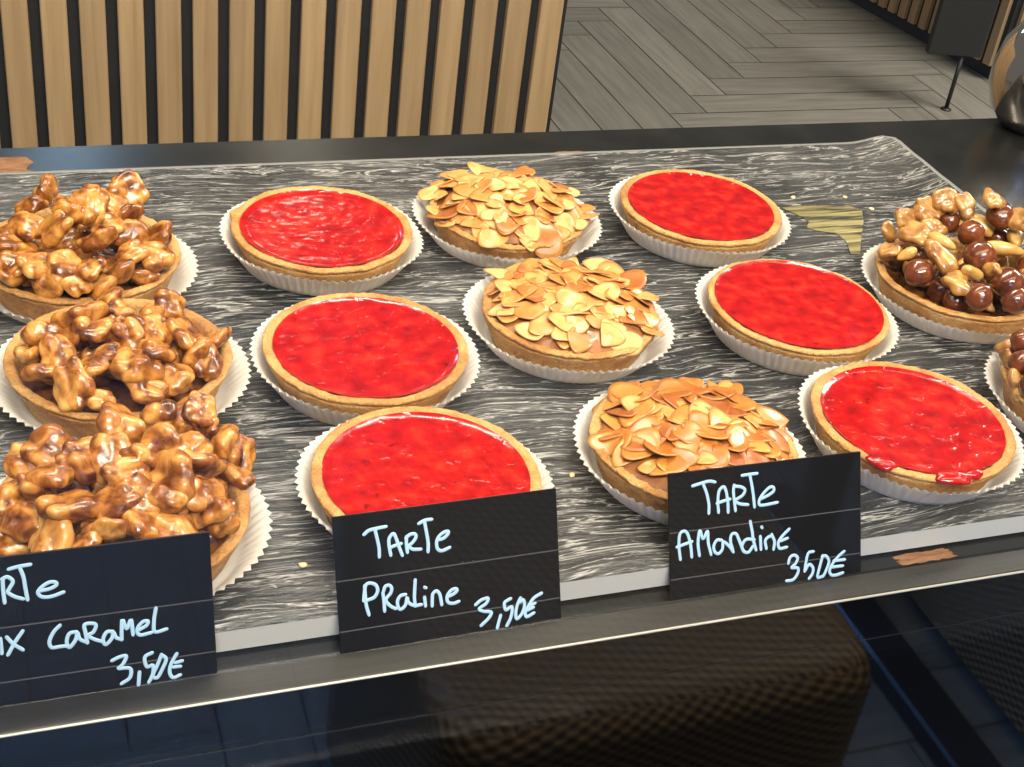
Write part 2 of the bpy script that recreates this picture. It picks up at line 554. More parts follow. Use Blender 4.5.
# ------------------------------------------------------------------ slatted bench far right
bench = thing('slatted_bench', 'low oak slat bench on a dark plinth far across the floor', 'bench', (261.5, 302, -95), 0.0)
ca = math.radians(98)
def rot2(vf, a):
    c_, s_ = math.cos(a), math.sin(a)
    return [(v[0] * c_ - v[1] * s_, v[0] * s_ + v[1] * c_, v[2]) for v in vf[0]], vf[1]
parts, s = [], 1.5
while s < 110:
    parts.append(rot2(box(s, s + 2.7, 0.0, 1.3, 4.2, 62), ca)); s += 4.6
sa = obj('slats', join(*parts), M['oak'], bench, smooth=False); fix_normals(sa)
parts, s = [], 2.0
while s < 110:
    parts.append(box(s, s + 2.7, -1.3, 0.0, 4.2, 62)); s += 4.6
sb = obj('slats', join(*parts), M['oak'], bench, smooth=False); fix_normals(sb)
body = [(0.2, 0.2), (112, 0.2), (112, 110), (math.cos(ca) * 112, math.sin(ca) * 112)]
def prism(pts, z0, z1):
    n = len(pts)
    return [(x, y, z) for z in (z0, z1) for x, y in pts], [tuple(range(n))[::-1], tuple(range(n, 2 * n))] + [(i, (i + 1) % n, n + (i + 1) % n, n + i) for i in range(n)]
obj('carcass', prism(body, 3.6, 62), M['felt'], bench, smooth=False)
pl = [(1.0, 1.0), (111, 1.0), (111, 109), (math.cos(ca) * 111 + 1, math.sin(ca) * 111)]
obj('plinth', prism(pl, 0.0, 3.6), simple('navy_plinth', (0.012, 0.018, 0.03), 0.6), bench, smooth=False)
tp = [(-1.5, -1.5), (113, -1.5), (113, 111), (math.cos(ca) * 113 - 1.5, math.sin(ca) * 113)]
obj('seat_top', prism(tp, 62, 65), M['oak'], bench, smooth=False)

# narrow dark board on a thin post
bd = thing('menu_stand', 'narrow dark board on a thin black post standing before the far slat bench', 'stand', (235, 285, -95), math.radians(-12))
obj('board', box(-10.0, 4.5, -1.0, 1.0, 15, 70, 0.2), M['darkboard'], bd, smooth=False)
obj('post', lathe([(0.55, 0.4), (0.55, 15.2)], 16, cap0=True, cap1=True), M['blackmetal'], bd)
obj('foot', lathe([(1.4, 0.0), (1.4, 0.3), (0.6, 0.6)], 20, cap0=True, cap1=True), M['blackmetal'], bd)

# ------------------------------------------------------------------ wicker stools in front of the case (mirrored in its lower panel)
def wicker_box(w, d, h, r):
    """Rounded-square woven body with a rolled top edge; UV runs along the weave."""
    prof = [(0.0, 3.0), (0.0, h - r)] + [(-r + r * math.cos(t), h - r + r * math.sin(t)) for t in [math.pi / 2 * k / 6 for k in range(1, 7)]] + [(-r - 5, h - 0.3), (-min(w, d) / 2 + 0.8, h - 0.6)]
    V, F, UV = [], [], []
    seg = 96
    pts = []
    cr = 3.0
    for s in range(seg):
        t = 2 * math.pi * s / seg
        c_, s_ = math.cos(t), math.sin(t)
        n_ = 9.0
        k = (abs(c_) ** n_ + abs(s_) ** n_) ** (-1.0 / n_)
        pts.append((c_ * k, s_ * k))
    l = 0.0
    for k, (o_, z) in enumerate(prof):
        if k: l += math.hypot(o_ - prof[k - 1][0], z - prof[k - 1][1])
        for s, (px, py) in enumerate(pts):
            V.append((px * (w / 2 + o_), py * (d / 2 + o_), z)); UV.append((s / seg * 1.6, l * CM))
    for k in range(len(prof) - 1):
        for s in range(seg):
            a, b = k * seg + s, k * seg + (s + 1) % seg
            F.append((a, b, b + seg, a + seg))
    F.append(tuple((len(prof) - 1) * seg + s for s in range(seg)))
    return V, F, UV
def stool(label, loc, w, d, h):
    t = thing('wicker_stool', label, 'stool', loc)
    V, F, UV = wicker_box(w, d, h, 2.6)
    o = obj('seat_body', (V, F), M['wicker'], t)
    ul = o.data.uv_layers.new(name='weave')
    for li, lp in enumerate(o.data.loops):
        ul.data[li].uv = UV[lp.vertex_index]
    for pg in o.data.polygons:
        if pg.normal.z > 0.93:
            for li in pg.loop_indices:
                c_ = V[o.data.loops[li].vertex_index]
                ul.data[li].uv = ((c_[0] + c_[1]) * CM * .7, (c_[1] - c_[0]) * CM * .7)
    for sx in (-1, 1):
        for sy in (-1, 1):
            obj('leg', lathe([(1.3, 0.0), (1.5, 4.0)], 16, cap0=True, cap1=True), M['blackmetal'], t, (sx * (w / 2 - 4), sy * (d / 2 - 4), 0))
    return t
stool('brown wicker stool mirrored in the black panel below the shelf', (51.4, -25.8, -95), 43, 44, 43)
stool('dark wicker stool mirrored at the far right of the lower panel', (139, -36, -95), 46, 44, 52)
bar = thing('table_foot', 'dark table foot between the two wicker stools in the lower reflection', 'table', (107, -40, -95))
obj('foot_bar', box(-3.2, 3.2, -38, 28, 0.2, 3.5, 0.4), M['blackmetal'], bar, smooth=False)
obj('column', lathe([(3, 3.2), (3, 40)], 24, cap0=True, cap1=True), M['blackmetal'], bar, (0, -25, 0))

# ------------------------------------------------------------------ display case
case = thing('display_case', 'black pastry display case with steel front rail and glass pane', 'display case', (0, 0, 0))
obj('shelf', box(-45, 120, 34.6, 77.1, -3.0, 0.0, 0.1), M['plate'], case, smooth=False)
rail = obj('front_rail', box(-45, 120, 33.35, 34.58, -0.16, 0.02, 0.06), M['steel'], case, smooth=False)
fix_normals(rail); rail['label'] = 'grey steel front rail'
re_ = obj('rail_highlight', box(-45, 120, 33.29, 33.38, -0.10, 0.0, 0.03), M['edgehighlight'], case, smooth=False); fix_normals(re_)  # paler strip that paints the highlight along the rail's bevel
low = obj('lower_panel', box(-45, 120, 33.5, 34.5, -90, -0.2), M['smoked'], case, smooth=False); low['label'] = 'glossy black lower panel'
obj('panel_seam', box(-45, 120, 33.47, 33.5, -2.75, -2.69), M['plate'], case, smooth=False)
obj('kickboard', box(-45, 120, 36, 40, -95, -90), M['felt'], case, smooth=False)
obj('rear_panel', box(-45, 120, 76.0, 77.0, -95, -3.05), M['plate'], case, smooth=False)
fg = obj('front_glass', box(-45, 120, 32.6, 33.0, -3.0, 60), M['glass'], case, smooth=False); fg['label'] = 'clear front pane'
def blotch(rx, ry, seed, sq=7.0):
    rng = random.Random(seed)
    pts = []
    for k in range(40):
        t = 2 * math.pi * k / 40
        c_, s_ = math.cos(t), math.sin(t)
        q = (abs(c_) ** sq + abs(s_) ** sq) ** (-1 / sq) * (1 - 0.22 * rng.random() ** 2)
        pts.append((c_ * q * rx, s_ * q * ry))
    return prism(pts, 0.0, 0.012)
for (x, y, rx, ry, sd, z) in ((-1.3, 73.9, 3.1, 2.2, 1, 0), (33.5, 73.2, 1.4, 0.9, 2, 0), (34.8, 34.98, 1.5, 0.33, 5, 0.0)):
    obj('worn_patch', blotch(rx, ry, sd), M['patch'], case, (x, y, z + 0.003), smooth=False)

# shiny round jar cut by the right edge
jar = thing('metal_jar', 'round shiny metal jar cut off by the right picture edge', 'jar', (69.6, 75.2, 0.0))
def jarfn(t, k, r, z):
    return r * (1 + 0.02 * nz(3 * math.cos(t), 3 * math.sin(t), z * 0.6)), z
obj('bowl', lathe([(1.6, 0.0), (2.2, 0.25), (3.1, 1.3), (3.65, 2.9), (3.75, 4.4), (3.4, 6.0), (2.7, 7.2), (1.9, 7.8)], 48, jarfn, cap0=True, cap1=True), M['chrome'], jar)
obj('lid', lathe([(2.0, 7.75), (2.05, 8.1), (1.2, 8.6), (0.35, 8.8), (0.4, 9.4), (0.1, 9.6)], 40, cap0=True, cap1=True), M['chrome'], jar)

# ------------------------------------------------------------------ serving tray
TZ = 1.1
def tray():
    x0, x1, y0, y1 = -8.0, 54.9, 35.42, 71.2
    nxs, nys = 120, 60
    def top(x, y):
        z = TZ
        if x > 51.6: z += 0.8 * ((x - 51.6) / 3.3) ** 2
        if y > 69.0: z += 0.25 * ((y - 69.0) / 2.2) ** 2
        z += 0.03 * nz(x * 0.2, y * 0.9, 0.3) if (36.5 < y < 70) else 0
        return z
    V, F = [], []
    for j in range(nys + 1):
        y = y1 if j == nys else y0 + (y1 - 0.17 - y0) * j / (nys - 1)
        rr, xm = 1.3, x1
        if y > y1 - rr: xm = x1 - rr + math.sqrt(max(0, rr * rr - (y - (y1 - rr)) ** 2))
        for i in range(nxs + 1):
            x = x1 if i == nxs else x0 + (x1 - 0.17 - x0) * i / (nxs - 1)
            if x > 50: x = 50 + (x - 50) * (xm - 50) / (x1 - 50)
            V.append((x, y, top(x, y)))
    w = nxs + 1
    for j in range(nys):
        for i in range(nxs):
            a = j * w + i
            F.append((a, a + 1, a + 1 + w, a + w))
    ntop = len(F)
    rim = [i for i in range(w)] + [j * w + nxs for j in range(1, nys + 1)] + [nys * w + i for i in range(nxs - 1, -1, -1)] + [j * w for j in range(nys - 1, 0, -1)]
    b = len(V)
    for i in rim:
        x, y, z = V[i]
        V.append((x, y, max(0.02, z - (0.95 if y < 36 else 0.5))))
    n = len(rim)
    for k in range(n):
        F.append((rim[k], b + k, b + (k + 1) % n, rim[(k + 1) % n]))
    c = len(V)
    for k in range(n):
        x, y, z = V[b + k]
        V.append((23 + (x - 23) * 0.93, 53 + (y - 53) * 0.93, 0.0))
    for k in range(n):
        F.append((b + k, c + k, c + (k + 1) % n, b + (k + 1) % n))
    F.append(tuple(c + k for k in range(n))[::-1])
    return V, F, ntop
tv, tf, ntop = tray()
tr = obj('serving_tray', (tv, tf), M['tray'])
tr.data.materials.append(M['edge'])
tr.data.materials.append(simple('tray_rim', (0.22, 0.22, 0.21), 0.2))
for i, pg in enumerate(tr.data.polygons):
    if i >= ntop: pg.material_index = 1; pg.use_smooth = False
    elif i % 120 == 119 or i >= 59 * 120: pg.material_index = 2
tag(tr, 'long dark tray with white rippled streaks lying on the black shelf', 'tray')

# ------------------------------------------------------------------ paper cases
VIEW = {}
def case_mesh(seed, flutes=72):
    rng = random.Random(seed)
    ph = rng.random() * 9
    prof = [(0.5, 0.0), (2.5, 0.0), (3.85, 0.0), (3.98, 0.06), (4.12, 0.3), (4.3, 0.6), (4.47, 0.9), (4.64, 1.15), (4.8, 1.33), (4.86, 1.38)]
    K = len(prof) - 1
    def fn(t, k, r, z):
        g = max(0.0, (k - 2) / (K - 2))
        tri = 2 * abs(((t * flutes / (2 * math.pi)) % 1.0) * 2 - 1) - 1
        r2 = r + g * (0.075 * tri)
        r2 += g * (0.17 * math.cos(2 * t) + 0.10 * nz(1.6 * math.cos(t) + ph, 1.6 * math.sin(t), 0.2))
        z2 = z + g * (0.10 * nz(1.3 * math.cos(t), 1.3 * math.sin(t) + ph, 4.2) - 0.02 * tri)
        return r2, z2
    return mesh('paper_case', *lathe(prof, flutes * 6, fn, cap0=True), M['paper'])
CASES = [case_mesh(s) for s in range(5)]

# ------------------------------------------------------------------ tart shells
def shell(seed, R=4.5, H=1.8, notch=None, rough=1.0):
    rng = random.Random(seed)
    ph = rng.random() * 50
    k0 = R / 4.5
    prof = [(0.2, 0.0), (2.5, 0.0), (3.7 * k0, 0.0), (3.86 * k0, 0.06), (3.98 * k0, H * .25), (4.12 * k0, H * .45), (4.25 * k0, H * .62), (4.36 * k0, H * .76), (4.42 * k0, H * .84), (4.40 * k0, H * .87),
            (4.47 * k0, H * .91), (R, H * .95), (R - .03, H * .985), (R - .10, H), (R - .22, H * 1.005), (R - .34, H), (R - .43, H * .975), (R - .48, H * .93), (R - .50, H * .85), (R - .54, H * .7), (R - .7, H * .6), (R - 1.6, H * .58), (0.3, H * .58)]
    def fn(t, k, r, z):
        if r < 3.0: return r, z
        c_, s_ = math.cos(t), math.sin(t)
        r += rough * (0.05 * nz(c_ * 2.2 + ph, s_ * 2.2, z) + 0.035 * nz(c_ * 14 + ph, s_ * 14, z * 6) + 0.02 * nz(c_ * 34 + ph, s_ * 34, z * 12))
        if z > H * .7:
            if abs(z - H * .87) < .04: r -= 0.05 + 0.05 * nz(c_ * 5 + ph, s_ * 5, 1)
            z += rough * (0.05 * nz(c_ * 3 + ph, s_ * 3, 7) + 0.04 * nz(c_ * 16 + ph, s_ * 16, r * 5) + 0.02 * nz(c_ * 36 + ph, s_ * 36, r * 12))
            if notch is not None:
                d = abs((t - notch + math.pi) % (2 * math.pi) - math.pi)
                if d < 0.10: z -= 0.30 * (1 - d / 0.10) ** 0.5 * (1 if z > H * .85 else 0.3)
                d2 = abs((t - notch + 0.16 + math.pi) % (2 * math.pi) - math.pi)
                if d2 < 0.12 and r > R - .3: r += 0.25 * (1 - d2 / 0.12)
        return r, z
    return lathe(prof, 300, fn, cap0=True, cap1=True)

def jam_surface(seed, R=4.02, level=1.70):
    ph = seed * 7.31
    def zf(x, y):
        r = math.hypot(x, y)
        z = level + 0.10 * max(0, (r - R + 0.4) / 0.4) ** 2
        z += 0.018 * nz(x * 1.3 + ph, y * 1.3, 0) + 0.016 * nz(x * 3.1 + ph, y * 3.1, 3)
        return z
    return disc(R, 34, 120, zf)

def place_case(x, y, i, label, rotz, scale=1.0, low=1.0):
    o = link('paper_case', CASES[i % 5], None, (x, y, TZ + 0.03), (0, 0, rotz))
    o.scale = (scale, scale, low)
    return tag(o, label, 'baking case', 'white fluted paper cases on the tray')

def facing(x, y):                 # paper flares sideways across the row
    return math.atan2(y, x) - math.pi / 2

TB = TZ + 0.08                    # underside of each tart, resting on its paper
REDS = [  # x, y, notch, label, case label
    (14.82, 60.75, math.radians(163), 'red praline tart with chipped crust in the back row, left of the almond tart', 'white fluted case under the red praline tart with chipped crust'),
    (14.38, 49.85, None, 'red praline tart in the middle row beside the walnut tart', 'white fluted case under the red tart in the middle row beside the walnuts'),
    (14.50, 40.60, None, 'red praline tart in the front row behind the praline price card', 'white fluted case of the red tart behind the praline price card'),
    (36.03, 60.97, None, 'red praline tart in the back row, right of the almond tart', 'white fluted case of the back row red tart right of the almond tart'),
    (36.39, 50.40, None, 'red praline tart in the middle row with jam level to its rim', 'white fluted case under the middle row red tart on the right'),
    (36.81, 40.63, None, 'red praline tart with two jam drips on its front rim', 'white fluted case under the red tart with jam drips'),
]
for i, (x, y, nt_, lab, clab) in enumerate(REDS):
    place_case(x, y, i, clab, facing(x, y))
    t = thing('praline_tart', lab, 'tart', (x, y, TB), 0.0, 'red praline tarts')
    obj('crust', shell(20 + i, 4.5, 1.72, nt_), M['crust'], t)
    R, lv = (4.06, 1.61)
    if i == 4: R, lv = 4.2, 1.69
    obj('jam_filling', jam_surface(i, R, lv), M['jam'], t)
    if i == 5:
        for (px_, py_, sx, sy, sd) in ((-3.3, -2.75, 0.62, 0.36, 1), (-0.65, -4.25, 0.85, 0.42, 2), (0.35, -4.22, 0.42, 0.3, 3)):
            V = []
            for v in ICO3[0]:
                k = 1 + 0.25 * nz(v.x * 1.7 + sd * 5, v.y * 1.7, v.z)
                V.append((v.x * sx * k, v.y * sy * k, v.z * 0.17 * k))
            obj('jam_drip', (V, ICO3[1]), M['jam'], t, (px_, py_, 1.74), (0.2, 0, math.atan2(py_, px_) + math.pi / 2))

# ------------------------------------------------------------------ nuts
def lobed(seed, dims, nl=11, sub=ICO4):
    """Walnut kernel: a union of rounded lobes around a flattened core with a groove."""
    rng = random.Random(seed)
    lobes = [(Vector((0, 0, 0)), 0.55)]
    for k in range(nl):
        a = 2 * math.pi * k / nl + rng.uniform(-.3, .3)
        e = rng.uniform(-0.5, 0.7)
        lobes.append((Vector((math.cos(a) * math.cos(e), math.sin(a) * math.cos(e), math.sin(e))) * rng.uniform(0.48, 0.62), rng.uniform(0.30, 0.44)))
    V = []
    bend = rng.uniform(-0.35, 0.5)
    for v in sub[0]:
        best = 0.3
        acc = 0.0
        for c, r in lobes:
            b = v.dot(c)
            q = b * b - c.length_squared + r * r
            if q > 0:
                tt = b + math.sqrt(q)
                if tt > 0:
                    best = max(best, tt)
        k = best + 0.06 * nz(v.x * 3 + seed, v.y * 3, v.z * 3) + 0.035 * nz(v.x * 6 + seed, v.y * 6, v.z * 6)
        k *= 1 - 0.16 * math.exp(-(v.y / 0.13) ** 2)
        p = v * k
        x, y, z = p.x * dims[0], p.y * dims[1], p.z * dims[2]
        z += bend * (x * x) / max(dims[0], .1) * 0.5
        V.append((x, y, z))
    # soften the creases where lobes meet
    import bmesh
    P = [Vector(p) for p in V]
    nb = [[] for _ in P]
    for f in sub[1]:
        for i in range(3):
            nb[f[i]].append(f[(i + 1) % 3])
    for _ in range(3):
        P = [p * 0.5 + sum((P[j] for j in nb[i]), Vector()) / len(nb[i]) * 0.5 for i, p in enumerate(P)]
    return mesh('walnut', [tuple(p) for p in P], sub[1], M['walnut'])
WALNUTS = [lobed(40 + s, (random.Random(s).uniform(0.95, 1.25), random.Random(s + 9).uniform(0.75, 1.0), random.Random(s + 5).uniform(0.62, 0.85)), 8 + s % 5) for s in range(12)]

PALE = []
for w_ in WALNUTS:
    c_ = w_.copy()
    c_.materials.clear(); c_.materials.append(M['palewalnut'])
    PALE.append(c_)

def hazel(seed):
    V = []
    for v in ICO3[0]:
        r = 0.72 + 0.03 * math.sin(7 * math.atan2(v.y, v.x)) * (1 - abs(v.z)) + 0.05 * nz(v.x * 1.5 + seed, v.y * 1.5, v.z * 1.5)
        V.append((v.x * r, v.y * r, v.z * r * (1.08 if v.z > 0 else 0.88) + (0.08 if v.z > 0.97 else 0)))
    return mesh('hazelnut', V, ICO3[1], M['hazel'])
HAZELS = [hazel(s) for s in range(4)]

def cashew(seed, L=0.95, th=0.38, bend=1.1):
    rng = random.Random(seed)
    V = []
    for v in ICO3[0]:
        u = v.x
        a = u * bend
        R0 = L / bend
        w = th * (1 + 0.25 * u) * (1 + 0.08 * nz(v.x * 2 + seed, v.y * 2, v.z * 2))
        ry, rz = v.y * w, v.z * w * 0.85
        x = math.sin(a) * (R0 + ry)
        y = math.cos(a) * (R0 + ry) - R0
        V.append((x, y, rz))
    return mesh('cashew', V, ICO3[1], M['cashew'])
CASHEWS = [cashew(1, .9, .36, 1.25), cashew(2, .95, .34, 0.5), cashew(3, .7, .42, 0.25), cashew(4, .85, .36, 1.0)]

class Heap:
    """Drops nuts one by one onto what already lies in the shell."""
    def __init__(s, base, seed):
        s.h = {}
        s.base = base
        s.rng = random.Random(seed)
    def height(s, x, y, r):
        best = s.base
        for (a, b, rr, top) in s.h.values():
            d = math.hypot(a - x, b - y)
            if d < (r + rr) * 0.82:
                q = d / ((r + rr) * 0.82)
                best = max(best, top - (top - s.base) * 0.0 - (0.95 * (1 - math.sqrt(max(0, 1 - q * q)))))
        return best
    def drop(s, x, y, r, thick):
        z = s.height(x, y, r)
        s.h[len(s.h)] = (x, y, r, z + thick)
        return z + thick * 0.5

def heap_spots(seed, n, base, spread, cx, cy, tries=7, r=0.85, thick=0.72, lim=3.55, top=9.9):
    hp = Heap(base, seed)
    rng = hp.rng
    out = []
    for i in range(n):
        best = None
        for k in range(tries):
            rr = spread * math.sqrt(rng.random())
            a = rng.uniform(0, 2 * math.pi)
            x, y = cx + rr * math.cos(a), cy + rr * math.sin(a)
            if math.hypot(x, y) > lim: continue
            z = hp.height(x, y, r)
            sc = z + 0.16 * math.hypot(x - cx, y - cy)
            if best is None or sc < best[0]: best = (sc, x, y)
        if best is None: continue
        z = hp.drop(best[1], best[2], r, thick)
        if z < top: out.append((best[1], best[2], z))
    return out

def bed(seed, n=24, R=3.35, z=1.65):
    rng = random.Random(seed)
    out = []
    for k in range(n):
        r, a = R * math.sqrt((k + .5) / n), k * 2.39996
        out.append((r * math.cos(a), r * math.sin(a), z + rng.uniform(-.1, .25)))
    return out

def filling(seed, R=4.0, lv=1.35):
    ph = seed * 3.3
    return disc(R, 26, 90, lambda x, y: lv + 0.10 * nz(x * 1.4 + ph, y * 1.4, 0) + 0.06 * nz(x * 4 + ph, y * 4, 2))

NUTS = {"W1":[[-2.26,-0.61,3.73,1.1],[-2.84,-1.56,3.21,1],[-1.15,2.48,3.88,1],[-0.99,-1.42,3.97,1.1],[-1.94,1.55,3.66,1],[-0.38,-0.13,4.21,1],[0.49,0.54,4.18,1.1],[2.47,2.02,3.94,1.05],[2.06,-0.37,3.84,1.1],[1.59,1.31,3.85,1],[0.73,-2.26,3.73,1.1],[1.24,-1.34,3.92,0.9],[2.22,-1.63,3.54,1],[3.57,-0.76,2.87,1.15],[2.95,-2.3,2.77,1.1],[-2.04,-2.91,2.96,1.1],[-1.51,-3.5,2.67,1.1],[-0.88,-3.28,3.09,1],[0.09,-3.48,3.02,0.9],[1.58,-3.49,2.68,1.1],[0.62,-3.93,2.29,1],[2.11,-2.5,3.18,0.9],[-3.22,-2.36,2.49,1.1],[-2.8,-2.3,2.91,1],[-0.36,-3.89,2.57,0.9],[2.53,-3.08,2.14,0.8],[-3.29,-0.52,3.14,1],[-3.86,-1.0,2.48,1],[-4.4,-0.58,1.81,1]],"W2":[[-2.96,0.13,2.75,1.2],[-2.48,-1.26,2.83,0.9],[-1.38,0.5,3.15,1.3],[-0.87,-0.37,3.23,1],[-3.02,-1.99,2.43,1.1],[-2.08,-3.09,2.37,1.1],[-1.27,-2.47,2.81,0.85],[-0.73,-1.86,3.05,0.85],[0.49,-0.33,3.26,0.9],[0.39,-2.85,2.78,1.35],[0.66,-3.66,2.35,1.1],[1.77,-3.2,2.39,1.05],[1.43,-0.63,3.13,1],[1.22,0.08,3.18,0.9],[2.58,-0.89,2.83,1.1],[2.86,-1.69,2.6,1.1],[3.33,-1.88,2.32,1],[3.92,-0.29,2.21,0.9],[2.39,2.21,2.63,0.95],[-0.13,2.46,2.93,0.9],[-3.59,-0.62,2.41,0.95],[0.24,-0.8,3.23,0.9],[-1.05,-3.84,2.07,0.7],[0.23,0.92,3.23,0.9],[1.26,-1.98,2.94,1],[-1.8,0.07,3.1,1]],"W3":[[-3.02,1.31,3.11,1],[-2.21,1.37,3.53,1.2],[-2.22,-0.19,3.7,1.1],[-2.93,-0.43,3.31,1],[-1.26,-0.0,3.99,1.1],[-0.24,-0.08,4.13,1.1],[0.22,2.0,3.78,1.3],[1.78,2.93,3.63,0.95],[2.4,2.65,3.52,1],[3.08,2.19,4.12,0.8],[3.25,2.09,3.59,0.9],[3.78,1.28,3.29,1],[4.67,2.29,1.82,0.85],[4.29,0.9,1.84,1],[2.47,0.49,3.58,1],[0.17,-1.06,4.04,1.1],[1.8,-1.09,3.73,1.3],[-0.29,-2.12,3.72,1],[0.68,-1.82,3.79,1.1],[1.4,-2.18,3.52,1],[2.52,-1.58,3.32,1.1],[-1.78,-1.97,3.49,1.2],[-2.51,-2.55,2.85,1.2],[-1.39,-3.04,3.09,0.9],[-0.8,-2.98,3.27,1],[0.37,-2.91,3.37,1],[1.61,-3.06,2.96,1.1],[2.78,-2.23,2.89,1],[-3.55,-0.46,2.87,1],[-3.27,-1.49,2.87,1],[-3.8,-1.23,2.18,1.1],[3.32,-2.13,2.49,0.9],[0.79,-0.16,4.05,0.9],[1.67,0.55,3.86,1],[-4.35,0.41,1.83,1],[-4.63,-0.64,1.82,1],[2.73,-0.15,3.45,1]],"H1":[[-1.91,4.27,2.13,0.75,1],[-1.63,3.65,3.15,0.9,1],[-0.53,3.47,3.69,0.95,1],[-2.09,1.91,3.17,1.1,1],[0.25,3.16,4.31,1,1],[1.1,2.68,4.39,0.9,1],[-2.22,-0.76,3.36,1.15,1],[-2.3,-2.58,2.83,1.0,1],[-3.71,1.49,2.38,0.95,1],[2.08,1.8,5.16,0.95,1],[-3.36,0.56,2.87,0.8,2],[-1.53,0.58,3.55,1.1,2],[1.83,2.17,3.61,1.25,2],[1.71,-0.61,3.51,1.2,2],[3.2,0.52,3.48,1.1,2],[-1.48,-2.16,3.25,1.1,2],[3.14,0.53,4.54,1,1],[0.69,2.97,3.25,0.95,0],[0.49,0.83,3.66,1,0],[-0.41,-1.37,3.58,1.15,0],[-3.61,-1.04,2.64,1,0],[2.52,1.38,4.24,1.05,0],[0.18,-3.2,3.0,1.15,0],[-1.65,-3.52,2.54,1,0],[0.35,-3.96,2.46,1,0],[3.67,-0.61,3.76,1,1],[3.03,-1.61,2.86,1,0],[3.64,-2.05,1.82,1,2],[3.69,-0.87,4.88,1,0],[3.42,-0.1,5.34,1,1],[4.39,-1.51,2.97,1,1],[-1.07,1.97,3.39,0.9,1],[-0.23,-2.44,3.32,0.9,1]],"H2":[[-2.53,3.83,1.81,0.8,1],[-2.18,3.35,2.39,0.8,0],[-3.32,2.55,1.82,0.9,1],[-3.53,1.57,2.38,0.9,0],[-3.88,0.95,1.65,1,1],[-3.89,0.85,1.5,0.9,1],[-3.97,0.1,1.5,1,2],[-3.97,-0.11,2.27,1,0],[-3.31,0.8,2.63,1,1],[-2.2,1.64,2.9,1,0],[-3.79,-1.21,2.09,1,2],[-3.21,-0.56,2.73,1,1],[-2.3,0.03,3.04,1,0],[-3.02,-1.39,2.7,1,1],[-1.91,-0.96,3.09,1,0]]}
WAL = [  # x, y, heap seed, n, centre of heap, label
    (3.1, 59.6, 3, 42, (-0.2, 0.3), 3.5, 'caramel walnut tart in the back row with the tallest heap of nuts', 'white fluted case under the back row walnut tart'),
    (4.0, 50.6, 8, 34, (0.2, 0.5), 3.4, 'caramel walnut tart in the middle row with bare crust rim showing in front', 'white fluted case under the middle row walnut tart'),
    (3.0, 40.6, 5, 46, (0.0, 0.2), 3.6, 'caramel walnut tart in the front row behind the caramel price card', 'white fluted case under the front walnut tart behind the caramel card'),
]
for i, (x, y, sd, n, hc, sp, lab, clab) in enumerate(WAL):
    place_case(x, y, i + 2, clab, facing(x, y), 1.06, 0.72)
    t = thing('walnut_tart', lab, 'tart', (x, y, TB), 0.0, 'caramel walnut tarts')
    obj('crust', shell(60 + i, 4.6, 1.72), M['crust'], t)
    obj('caramel_filling', filling(i, 4.12, 1.2), M['caramel'], t)
    rng = random.Random(sd)
    spots = [(q[0], q[1], q[2] - (0.3, 0.0, 0.05)[i], q[3] * 1.03) for q in NUTS['W%d' % (i + 1)]]
    spots += [(a, b_, z, 0.9) for a, b_, z in bed(sd, 24) if i != 1 or b_ > -1.6 or a > 1.5]
    for k, (px_, py_, z, s) in enumerate(spots):
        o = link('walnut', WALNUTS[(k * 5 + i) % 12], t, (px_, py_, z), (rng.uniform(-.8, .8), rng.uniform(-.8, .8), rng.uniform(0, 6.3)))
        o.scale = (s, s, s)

MIX = [
    (47.0, 51.9, 4, 44, 'mixed nut tart with hazelnuts and cashews on the right, behind the cut-off one', 'white fluted case under the whole mixed nut tart on the right'),
    (47.5, 41.2, 9, 40, 'mixed nut tart cut off by the right picture edge in the front row', 'white fluted case of the nut tart cut off by the right edge'),
]
for i, (x, y, sd, n, lab, clab) in enumerate(MIX):
    place_case(x, y, i + 1, clab, facing(x, y), 1.02, 0.85)
    t = thing('nut_tart', lab, 'tart', (x, y, TB), 0.0, 'mixed nut tarts')
    obj('crust', shell(80 + i, 4.5, 1.72), M['crust'], t)
    obj('caramel_filling', filling(i + 5, 4.02, 1.2), M['caramel'], t)
    rng = random.Random(sd)
    spots = [tuple(q) for q in NUTS['H%d' % (i + 1)]]
    if i == 1:
        spots += [(a, b_, z + .3, 1.0, rng.randrange(3)) for a, b_, z in heap_spots(sd + 2, 22, 1.6, 2.6, 1.4, 0)]
    spots += [(a, b_, z, 0.95, (0, 1, 0, 2)[k % 4]) for k, (a, b_, z) in enumerate(bed(sd, 24, 3.3))]
    if i == 0: spots += [(a, b_, 2.75, 1.0, (0, 1, 2)[k % 3]) for k, (a, b_) in enumerate(((2.9, -1.6), (2.2, -2.5), (3.2, -.4), (3.1, 1.6), (1.9, .2), (2.6, 2.5), (1.2, -3.0)))]
    for k, (px_, py_, z, s, kind) in enumerate(spots):
        nm, me = (('hazelnut', HAZELS[k % 4]), ('walnut', PALE[k % 12]), ('cashew', CASHEWS[k % 4]))[kind]
        o = link(nm, me, t, (px_, py_, z), (rng.uniform(-.8, .8), rng.uniform(-.8, .8), rng.uniform(0, 6.3)))
        o.scale = (s, s, s)

